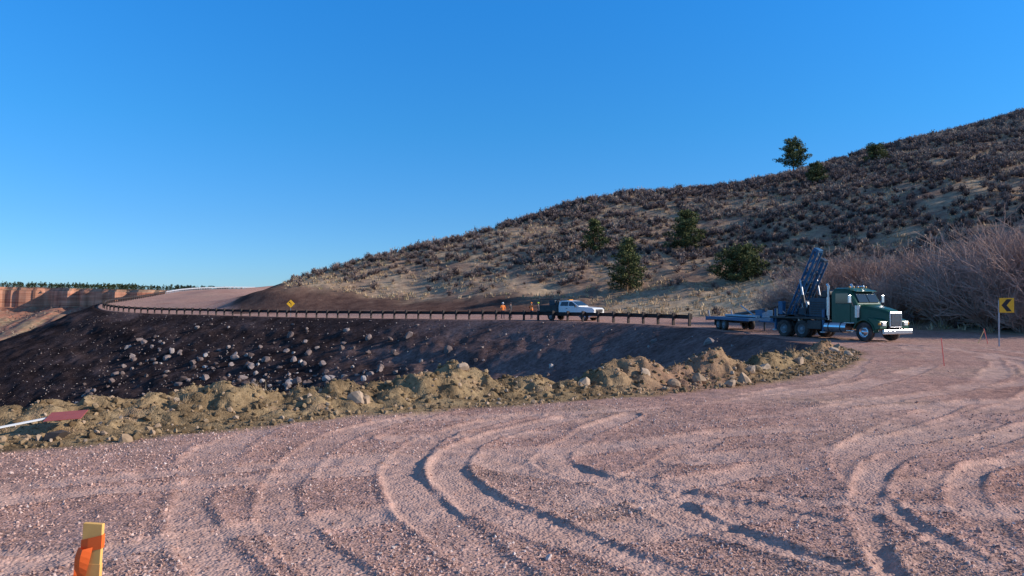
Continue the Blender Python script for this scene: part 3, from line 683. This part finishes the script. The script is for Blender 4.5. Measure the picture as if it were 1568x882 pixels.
# ------------------------------------------------------------------ flatbed trailer
hx,hy=17.0,47.6; td_=Vector((-.17,.985,0)).normalized(); L=empty('flatbed_trailer',hx,hy,zat(15.9,52),math.atan2(-td_.y,-td_.x))
extr('trailer_deck',[(-8.0,.78),(-7.1,.92),(-1.3,.92),(-1.3,.76),(-7.2,.74),(-8.0,.62)],-1.2,1.2,m_blue,L,.01)
for s_ in(-1,1):
    box('side_rail',(-4.6,s_*1.215,.83),(6.6,.05,.2),m_blue,L,.01)
    cyl('drawbar',(-1.3,s_*.5,.75),(.2,0,.72),.06,m_blue,L,8)
    for k,xx in enumerate((-5.2,-6.1)):
        wheel(L,xx,s_*1.0,.39,.24,s_,f'trailer_wheel_{k}_{s_}',hubm=m_grey)
    box('mudflap',(-6.6,s_*1.0,.5),(.02,.3,.4),m_black,L,.003); cyl('ramp_arm',(-7.9,s_*.9,.8),(-8.1,s_*.9,1.35),.05,m_blue,L,8)
box('axle_frame',(-5.6,0,.62),(2.2,1.0,.2),m_black,L)
cyl('pipe_stack',(-6.5,-.3,1.02),(-2.0,-.3,1.02),.09,m_steel,L); cyl('pipe_stack_2',(-6.5,-.1,1.02),(-2.0,-.1,1.02),.09,m_steel,L); cyl('auger',(-6.2,.3,1.06),(-1.8,.3,1.5),.12,m_black,L)
cyl('loading_boom',(-2.6,.0,1.0),(-4.6,-.1,1.75),.05,m_steel,L,8); box('cargo_crate',(-2.3,.4,1.2),(.9,.8,.5),m_blue,L,.03); cyl('landing_leg',(-1.5,0,.1),(-1.5,0,.8),.06,m_black,L)
box('tail_lamps',(-8.0,-.95,.72),(.04,.25,.1),m_red,L,.01)

# ------------------------------------------------------------------ white pickup with service body
px_,py_=6.0,73.0; PK=empty('white_pickup_truck',px_,py_,zat(px_,py_),math.atan2(-.60,.80))
for s_ in(-1,1):
    for k,xx in enumerate((1.85,-1.95)): wheel(PK,xx,s_*.86,.41,.27,s_,f'wheel_{k}_{s_}',hubm=m_steel)
def arch(cx,r,z0,a0,a1,n=8): return [(cx+r*math.cos(math.radians(a0+(a1-a0)*i/n)),.41+r*math.sin(math.radians(a0+(a1-a0)*i/n))) for i in range(n+1)]
prof=[(2.95,.55),(2.98,.80),(2.92,1.18),(2.75,1.27),(1.35,1.38),(1.1,1.40),(-1.05,1.40),(-1.05,.55)]+[(1.25,.50)]+arch(1.85,.52,.5,190,-10)
extr('body_sides',prof,-.98,.98,m_white,PK,.04)
box('front_bumper',(3.0,0,.62),(.18,1.9,.26),m_chrome,PK,.04); box('grille',(2.98,0,.98),(.06,1.2,.32),m_black,PK,.02)
for s_ in(-1,1): box('headlight',(2.95,s_*.80,1.02),(.10,.28,.24),m_lamp,PK,.03); box('mirror',(1.0,s_*1.12,1.45),(.12,.2,.24),m_black,PK,.03)
def cabsec(x,zt,hw,tw): return [(x,-hw,1.38),(x,hw,1.38),(x,tw,zt-.06),(x,tw-.1,zt),(x,-tw+.1,zt),(x,-tw,zt-.06)]
loft('cab_roof',[cabsec(1.25,1.44,.94,.92),cabsec(.45,1.93,.95,.76),cabsec(-.2,1.98,.95,.76),cabsec(-.8,1.95,.95,.76),cabsec(-1.05,1.90,.95,.78)],m_white,PK,.0)
for s_ in(-1,1):
    for nm_,pr in(('front_side_window',[(1.0,1.45),(.42,1.84),(.12,1.86),(.12,1.45)]),('rear_side_window',[(.0,1.45),(.0,1.86),(-.78,1.84),(-.88,1.45)])):
        V=[]
        for yy in(.0,.02):
            for x,z in pr: V.append((x,s_*(.95-(z-1.38)/.5*.165+yy+.004),z))
        ob_(nm_,V,[(0,1,2,3),(7,6,5,4),(0,4,5,1),(1,5,6,2),(2,6,7,3),(3,7,4,0)],m_glass,PK)
    box('door_handle',(-.1,s_*.99,1.2),(.18,.03,.04),m_black,PK,.005)
V=[(1.21,-.82,1.48),(1.21,.82,1.48),(.50,.70,1.90),(.50,-.70,1.90)]; V=[(a+.03,b,c+.015) for a,b,c in V]+[(a-.02,b,c-.01) for a,b,c in V]
ob_('windscreen',V,[(0,1,2,3),(7,6,5,4),(0,4,5,1),(1,5,6,2),(2,6,7,3),(3,7,4,0)],m_glass,PK)
box('roof_beacon',(-.3,0,2.03),(.25,.7,.08),m_amber,PK,.02)
extr('service_body',[(-1.12,.65),(-1.12,1.5),(-3.3,1.5),(-3.3,.65),(-2.55,.65),(-2.5,.85),(-1.4,.85),(-1.35,.65)],-1.02,1.02,m_black,PK,.02)
for s_ in(-1,1):
    for k in range(3): box('body_door',(-1.5-.7*k,s_*1.03,1.18),(.6,.03,.5),m_black,PK,.01)
    for xx in(-1.2,-3.2): cyl('rack_post',(xx,s_*.9,1.5),(xx,s_*.9,2.1),.035,m_black,PK,8)
    cyl('rack_rail',(-3.3,s_*.9,2.1),(-.9,s_*.9,2.1),.035,m_black,PK,8)
for xx in(-1.2,-2.2,-3.2): cyl('rack_bar',(xx,-.9,2.1),(xx,.9,2.1),.03,m_black,PK,8)
cyl('transfer_tank',(-1.5,-.5,1.75),(-1.5,.5,1.75),.25,m_black,PK); box('welder',(-2.4,.2,1.75),(.7,.6,.5),m_rig,PK,.04)
box('underbody',(0,0,.55),(5.4,1.2,.2),m_black,PK)

# ------------------------------------------------------------------ people
m_skin=simple('skin',(.50,.30,.21),.6,0,.08); m_jean=simple('work_trousers',(.05,.06,.09),.9,0,.2); m_boot=simple('work_boots',(.08,.05,.03),.8,0,.2)
m_or=simple('hi_vis_orange',(.98,.25,.03),.7,0,.08); m_ye=simple('hi_vis_yellow',(.62,.80,.06),.7,0,.08); m_dk=simple('dark_jacket',(.05,.05,.06),.9,0,.2); m_hair=simple('hair',(.05,.03,.02),.9,0,.2)
def person(name,x,y,face,vest,sleeve,hat,armL,armR,stride=.06,lean=0.):
    e=empty(name,x,y,zat(x,y),face); V=[];ED=[];RD=[];
    def add(p,r,par=None):
        V.append(p);RD.append(r)
        if par is not None: ED.append((par,len(V)-1))
        return len(V)-1
    pel=add((0,0,.96),(.135,.15)); sp=add((lean*.4,0,1.16),(.115,.145),pel); ch=add((lean,0,1.36),(.125,.18),sp); nk=add((lean*1.1,0,1.50),(.058,.058),ch); add((lean*1.2+.01,0,1.57),(.05,.05),nk)
    hands=[]
    for s_,arm in((1,armL),(-1,armR)):
        hp=add((0,s_*.10,.88),(.09,.09),pel); kn=add((s_*stride*.6+.03,s_*.115,.50),(.062,.062),hp); an=add((s_*stride,s_*.12,.10),(.045,.045),kn); add((s_*stride+.16,s_*.135,.045),(.045,.04),an)
        sh=add((lean,s_*.20,1.43),(.06,.06),ch); el=add((arm[0][0]+lean,s_*arm[0][1],arm[0][2]),(.045,.045),sh); wr=add((arm[1][0]+lean,s_*arm[1][1],arm[1][2]),(.03,.03),el)
        d=(Vector(V[wr])-Vector(V[el])).normalized(); w=Vector(V[wr]); pm=add(tuple(w+d*.07),(.030,.022),wr); sd=d.cross(Vector((0,1,0)))
        if sd.length<.1: sd=Vector((1,0,0))
        sd.normalize()
        for k in range(4):
            b=w+d*.09+sd*(.03-.02*k); m1=b+d*.035+Vector((0,-s_*.006,0)); m2=m1+d*(.022-.004*abs(k-1))+Vector((0,-s_*.018,0))
            i1=add(tuple(b),(.010,.010),pm); i2=add(tuple(m1),(.009,.009),i1); add(tuple(m2),(.008,.008),i2)
        i1=add(tuple(w+d*.03+sd*.035),(.011,.011),wr); add(tuple(w+d*.065+sd*.052),(.009,.009),i1); hands.append(w)
    me=bpy.data.meshes.new('body'); me.from_pydata(V,ED,[]); ob=bpy.data.objects.new('body',me); scene.collection.objects.link(ob)
    sk=ob.modifiers.new('skin','SKIN'); sk.use_smooth_shade=True
    for i,r_ in enumerate(RD): me.skin_vertices[0].data[i].radius=r_; me.skin_vertices[0].data[i].use_root=(i==0)
    ss=ob.modifiers.new('sub','SUBSURF'); ss.levels=2; ss.render_levels=2
    dg=bpy.context.evaluated_depsgraph_get(); m2=bpy.data.meshes.new_from_object(ob.evaluated_get(dg)); bpy.data.objects.remove(ob)
    m2.materials.clear()
    for m in(m_boot,m_jean,vest,sleeve,m_skin): m2.materials.append(m)
    for p in m2.polygons:
        c=p.center; z=c.z
        mi=0 if z<.13 else 1 if z<.93 else 2
        if abs(c.y)>.205 and z>.6: mi=3
        if z>1.47 and abs(c.y)<.12: mi=4
        for w in hands:
            if (c-w).length<.15 and abs(c.y)>.15 and z>.55: mi=4
        p.material_index=mi; p.use_smooth=True
    b=bpy.data.objects.new('body',m2); scene.collection.objects.link(b); b.parent=e
    Vh,Fh=ico(3); Vh=Vh*np.array([.098,.078,.122]); jaw=np.clip(-Vh[:,2]/.122,0,1); Vh[:,1]*=1-.28*jaw; Vh[:,0]*=1-.12*jaw
    nose=np.exp(-((Vh[:,1])/.014)**2-((Vh[:,2]+.012)/.022)**2)*(Vh[:,0]>0); Vh[:,0]+=nose*.022
    for sy in(-1,1):
        eye=np.exp(-((Vh[:,1]-sy*.03)/.014)**2-((Vh[:,2]-.012)/.012)**2)*(Vh[:,0]>0); Vh[:,0]-=eye*.008
    hc=np.array([lean*1.3+.015,0,1.665]); h=ob_('head',Vh+hc,Fh,m_skin,e,0,True)
    for sy in(-1,1):
        o=lathe('ear',[(.001,-.008),(.018,-.006),(.022,.004),(.001,.008)],(hc[0],sy*.078,hc[2]),m_skin,e,8)
        box('eye',(hc[0]+.088,sy*.03,hc[2]+.012),(.008,.018,.008),m_hair,e,.002)
    box('mouth',(hc[0]+.088,0,hc[2]-.055),(.006,.04,.007),m_red,e,.002)
    lathe('hair',[(.001,.09),(.07,.075),(.094,.03),(.09,-.03),(.07,-.05)],(hc[0]-.012,0,hc[2]+.02),m_hair,e,14,'z')
    lathe('hard_hat',[(.001,.15),(.06,.14),(.10,.10),(.118,.045),(.150,.035),(.152,.028),(.115,.032)],(hc[0],0,hc[2]+.0),hat,e,18,'z')
    return e
hang=((.02,.29,1.17),(.10,.30,.93)); bent=((.02,.30,1.18),(.26,.22,1.18)); hip=((-.10,.38,1.2),(.05,.24,1.02))
person('construction_worker',-1.0,80.5,-1.2,m_or,m_or,m_white,hang,bent)
person('construction_worker',-.15,83,2.6,m_dk,m_dk,m_dk,hip,hang,.1)
person('construction_worker',2.1,79,-2.2,m_or,m_dk,m_or,bent,bent,.08,.05)
person('construction_worker',2.9,81.5,2.9,m_dk,m_dk,m_ye,hang,hip,.05)

# ------------------------------------------------------------------ guardrails
def guardrail(name,pts,mat,post_h=.82,sp=1.95,dz=0.):
    P=catmull(pts,10); seg=np.linalg.norm(np.diff(P[:,:2],axis=0),axis=1); cum=np.concatenate([[0],np.cumsum(seg)])
    Ls=np.arange(0,cum[-1],sp); X=np.interp(Ls,cum,P[:,0]); Y=np.interp(Ls,cum,P[:,1]); Z,_=terrain(X,Y)
    dx=np.gradient(X);dy=np.gradient(Y);ll=np.hypot(dx,dy);dx/=ll;dy/=ll; nx,ny=dy,-dx
    V=[];F=[]
    def bx(cx,cy,z0,z1,i,a,b):
        k=len(V)
        for z in(z0,z1):
            for u,v in((-a,-b),(a,-b),(a,b),(-a,b)): V.append((cx+dx[i]*u+nx[i]*v,cy+dy[i]*u+ny[i]*v,z))
        for f in((0,3,2,1),(4,5,6,7),(0,1,5,4),(1,2,6,5),(2,3,7,6),(3,0,4,7)): F.append([k+q for q in f])
    for i in range(len(X)):
        bx(X[i],Y[i],Z[i]-.2,Z[i]+post_h,i,.065,.10); bx(X[i]+nx[i]*.16,Y[i]+ny[i]*.16,Z[i]+.42+dz,Z[i]+post_h-.04,i,.08,.055)
    Zs=np.convolve(np.pad(Z,2,'edge'),np.ones(5)/5,'valid')+dz
    w=[(.22,.44),(.30,.50),(.30,.54),(.24,.60),(.30,.66),(.30,.70),(.22,.77),(.215,.765),(.285,.69),(.285,.665),(.225,.60),(.285,.535),(.285,.51),(.215,.445)]
    k0=len(V); m=len(w)
    for i in range(len(X)):
        for o,z in w: V.append((X[i]+nx[i]*o,Y[i]+ny[i]*o,Zs[i]+z))
    for i in range(len(X)-1):
        for q in range(m): F.append([k0+i*m+q,k0+i*m+(q+1)%m,k0+(i+1)*m+(q+1)%m,k0+(i+1)*m+q])
    return mkmesh(name,V,F,mat)
ep=[E0[i] for i in range(15,29)]
def offs(pts,o):
    out=[]
    for i,p in enumerate(pts):
        a=pts[max(i-1,0)];b=pts[min(i+1,len(pts)-1)]; dx=b[0]-a[0];dy=b[1]-a[1];l=math.hypot(dx,dy); out.append((p[0]+dy/l*o,p[1]-dx/l*o,p[2]))
    return out
ep=offs(ep,.9)
guardrail('guardrail',ep[:11],m_rust,1.0,1.95,.10)
guardrail('guardrail',ep[10:12],m_rust)
guardrail('guardrail',ep[11:],simple('galvanised_rail',(.7,.7,.7),.4,.3,.1))

# ------------------------------------------------------------------ signs and stakes
def chevron_sign(x,y,rz):
    e=empty('chevron_sign',x,y,zat(x,y),rz)
    box('post',(-.26,.03,1.05),(.06,.045,2.5),m_steel,e,.008)
    box('plate',(.06,-.01,2.03),(.62,.012,.72),m_yel,e,.003)
    box('plate_border',(.06,.0,2.03),(.635,.006,.735),m_blk,e,.001)
    pts=[(.24,.30),(.02,.30),(-.20,0),(.02,-.30),(.24,-.30),(.02,0)]
    V=[(.04+a,-.019,2.03+b) for a,b in pts]+[(.04+a,-.0165,2.03+b) for a,b in pts]
    ob_('chevron',V,[(0,1,2,5),(5,2,3,4)]+[(6+5,6+2,6+1,6+0),(6+4,6+3,6+2,6+5)]+[(i,(i+1)%6,6+(i+1)%6,6+i) for i in range(6)],m_blk,e)
    return e
chevron_sign(24.2,36.3,-.35)
def diamond(x,y,rz):
    e=empty('curve_warning_sign',x,y,zat(x,y),rz); box('post',(0,.03,1.0),(.07,.05,2.3),m_steel,e,.008)
    box('plate',(0,-.01,1.75),(.76,.012,.76),m_yel,e,.003,(0,math.pi/4,0)); box('back',(0,.0,1.75),(.79,.006,.79),m_blk,e,.001,(0,math.pi/4,0))
    box('arrow_shaft',(.05,-.018,1.66),(.07,.004,.34),m_blk,e,0); box('arrow_bend',(-.04,-.0225,1.84),(.07,.004,.26),m_blk,e,0,(0,-.8,0))
    ob_('arrow_head',[(-.22,-.020,2.02),(-.02,-.020,1.99),(-.2,-.020,1.82),(-.22,-.0245,2.02),(-.02,-.0245,1.99),(-.2,-.0245,1.82)],[(0,1,2),(5,4,3),(0,3,4,1),(1,4,5,2),(2,5,3,0)],m_blk,e)
diamond(-29.5,98.6,.3)
def lath(name,x,y,h,w,tilt,mat,rz=0):
    e=empty(name,x,y,zat(x,y),rz); e.rotation_euler=(0,tilt,rz); box('lath',(0,0,h/2-.1),(w,.008,h+.2),mat,e,.001)
    return e
m_orange=simple('fluorescent_orange',(1.0,.15,.02),.6,0,.10,20); m_pink=simple('fluorescent_pink',(.95,.22,.16),.7,0,.1)
zt=1.388
st_=lath('survey_stake',-.815,1.30,zt,.034,.06,simple('pale_stake_wood',(.90,.50,.14),.8,0,.10,30),.0)
box('painted_band',(0,0,zt-.38),(.0350,.0088,.62),simple('faded_orange_paint',(1.0,.47,.13),.8,0,.12,40),st_,.0005)
# flagging ribbon: one flat turn round the lath and a twisted tail hanging down its left edge
V=[];F=[]
ns=24; hw_,hd_=.0178,.0050
per=[(-hw_,-hd_),(-hw_*.3,-hd_-.0008),(hw_*.4,-hd_-.0004),(hw_,-hd_),(hw_,hd_),(0,hd_+.0005),(-hw_,hd_)]
for i in range(len(per)+1):
    a,b=per[i%len(per)]; sl_=.30*a
    V+=[(a,b,zt-.024+sl_),(a*1.01,b*1.05,zt-.036+sl_*1.2),(a,b,zt-.047+sl_*.8)]
for i in range(len(per)):
    for k in(0,1): a=i*3+k; F.append((a,a+1,a+4,a+3))
ob_('ribbon_wrap',V,F,m_orange,st_)
V=[];F=[];nn=24
for i in range(nn+1):
    t=i/nn; z=zt-.040-.24*t; w0=-.019-.010*math.sin(t*3.1)-.002*math.sin(t*23); w1=.000+.004*math.cos(t*9)-.010*t; yy=-.0085-.004*abs(math.sin(t*9))
    V+=[(w0,yy,z+.004*math.sin(t*5)),(w0*.6+w1*.4,yy-.005*math.cos(t*11),z-.003),(w1,yy+.002,z)]
for i in range(nn):
    for k in(0,1): a=i*3+k; F.append((a,a+1,a+4,a+3))
ob_('flagging_ribbon',V,F,m_orange,st_)
lath('survey_stake',13.6,23.3,.88,.035,-.10,m_pink)
lath('survey_stake',24.3,38.6,.75,.04,.45,m_wood); lath('survey_stake',24.75,38.5,.8,.04,-.25,m_pink)
# fallen sign beside the berm
A_=Vector((-7.35,9.4,zat(-7.35,9.4)+.05)); B_=Vector((-6.45,10.35,max(zat(-6.45,10.35)+.08,.06)))
fs=empty('fallen_sign',B_.x,B_.y,B_.z,0)
box('plate',(.20,.04,.03),(.46,.42,.010),m_red,fs,.003,(.14,-.04,.3))
dv=(A_-B_)
ax=(-dv).normalized(); sd=ax.cross(Vector((0,0,1))).normalized(); up=sd.cross(ax)
Vp=[]
for tpt in (Vector((0,0,0)),dv):
    for a,b in((-.032,.0),(-.032,.018),(-.014,.018),(-.014,.004),(.014,.004),(.014,.018),(.032,.018),(.032,.0)): Vp.append(tpt+sd*a+up*b)
ob_('post',Vp,[tuple(range(8)),tuple(range(8,16))[::-1]]+[(i,(i+1)%8,8+(i+1)%8,8+i) for i in range(8)],simple('bright_galvanised_post',(.72,.72,.72),.6,.0,.08),fs)
V=[];nx_=24;ny_=12
for i in range(nx_):
    for j in range(ny_):
        V.append((-7.15+.72*i/nx_,9.3+.22*j/ny_+.06*math.sin(i*.5),0))
V=np.array(V); hz,_=terrain(V[:,0],V[:,1]); V[:,2]=hz+.01+.05*fbm(V[:,0]*9,V[:,1]*9,3,301)
F=[(i*ny_+j,(i+1)*ny_+j,(i+1)*ny_+j+1,i*ny_+j+1) for i in range(nx_-1) for j in range(ny_-1)]
ob_('green_silt_netting',V,F,simple('green_netting',(.012,.07,.03),.9,0,.5,25),None,0,True)
rt=rock_temps(2,1,.10)[0]; ob_('dark_rock',rt[0]*np.array([.22,.17,.13])+np.array([-6.15,9.95,zat(-6.15,9.95)+.04]),rt[1],simple('dark_stone',(.07,.05,.04),.95),None)

# ------------------------------------------------------------------ light, sky, camera
el=math.radians(23); az=math.radians(94)
w=bpy.data.worlds.new('World'); scene.world=w; w.use_nodes=True; nt=w.node_tree; bg=nt.nodes['Background']
sky=nt.nodes.new('ShaderNodeTexSky'); sky.sky_type='NISHITA'; sky.sun_disc=False; sky.sun_elevation=el; sky.sun_rotation=az
sky.altitude=1700; sky.air_density=1.0; sky.dust_density=.3; sky.ozone_density=2.5
tc=nt.nodes.new('ShaderNodeTexCoord'); sp=nt.nodes.new('ShaderNodeSeparateXYZ'); nt.links.new(tc.outputs['Generated'],sp.inputs[0])
rp=nt.nodes.new('ShaderNodeValToRGB'); nt.links.new(sp.outputs[2],rp.inputs[0])
stops=[(0,(.19,.30,.47)),(.10,(.16,.34,.51)),(.22,(.12,.42,.62)),(.37,(.10,.50,.80)),(.55,(.35,.50,.60)),(1,(.60,.50,.50))]
e=rp.color_ramp.elements; e[0].position=0; e[0].color=(*stops[0][1],1); e[1].position=1; e[1].color=(*stops[-1][1],1)
for p,c in stops[1:-1]:
    q=e.new(p); q.color=(*c,1)
mu=nt.nodes.new('ShaderNodeVectorMath'); mu.operation='MULTIPLY'; nt.links.new(sky.outputs[0],mu.inputs[0]); nt.links.new(rp.outputs[0],mu.inputs[1])
m2=nt.nodes.new('ShaderNodeVectorMath'); m2.operation='SCALE'; m2.inputs['Scale'].default_value=2.0; nt.links.new(mu.outputs[0],m2.inputs[0])
nt.links.new(m2.outputs[0],bg.inputs[0]); bg.inputs[1].default_value=.15
sl=bpy.data.lights.new('sun','SUN'); sl.energy=5.0; sl.angle=math.radians(.53); sl.color=(1,.90,.78)
so=bpy.data.objects.new('sun',sl); scene.collection.objects.link(so)
dirv=Vector((math.sin(az)*math.cos(el),math.cos(az)*math.cos(el),math.sin(el))); so.rotation_euler=dirv.to_track_quat('Z','Y').to_euler(); so.location=dirv*50
cam=bpy.data.cameras.new('camera'); co=bpy.data.objects.new('camera',cam); scene.collection.objects.link(co); scene.camera=co
cam.lens=26; cam.sensor_width=36; cam.clip_start=.1; cam.clip_end=12000; co.location=(0,0,1.75); co.rotation_euler=(math.radians(90.71),0,0)
scene.view_settings.view_transform='Standard'; scene.view_settings.look='None'; scene.view_settings.exposure=0
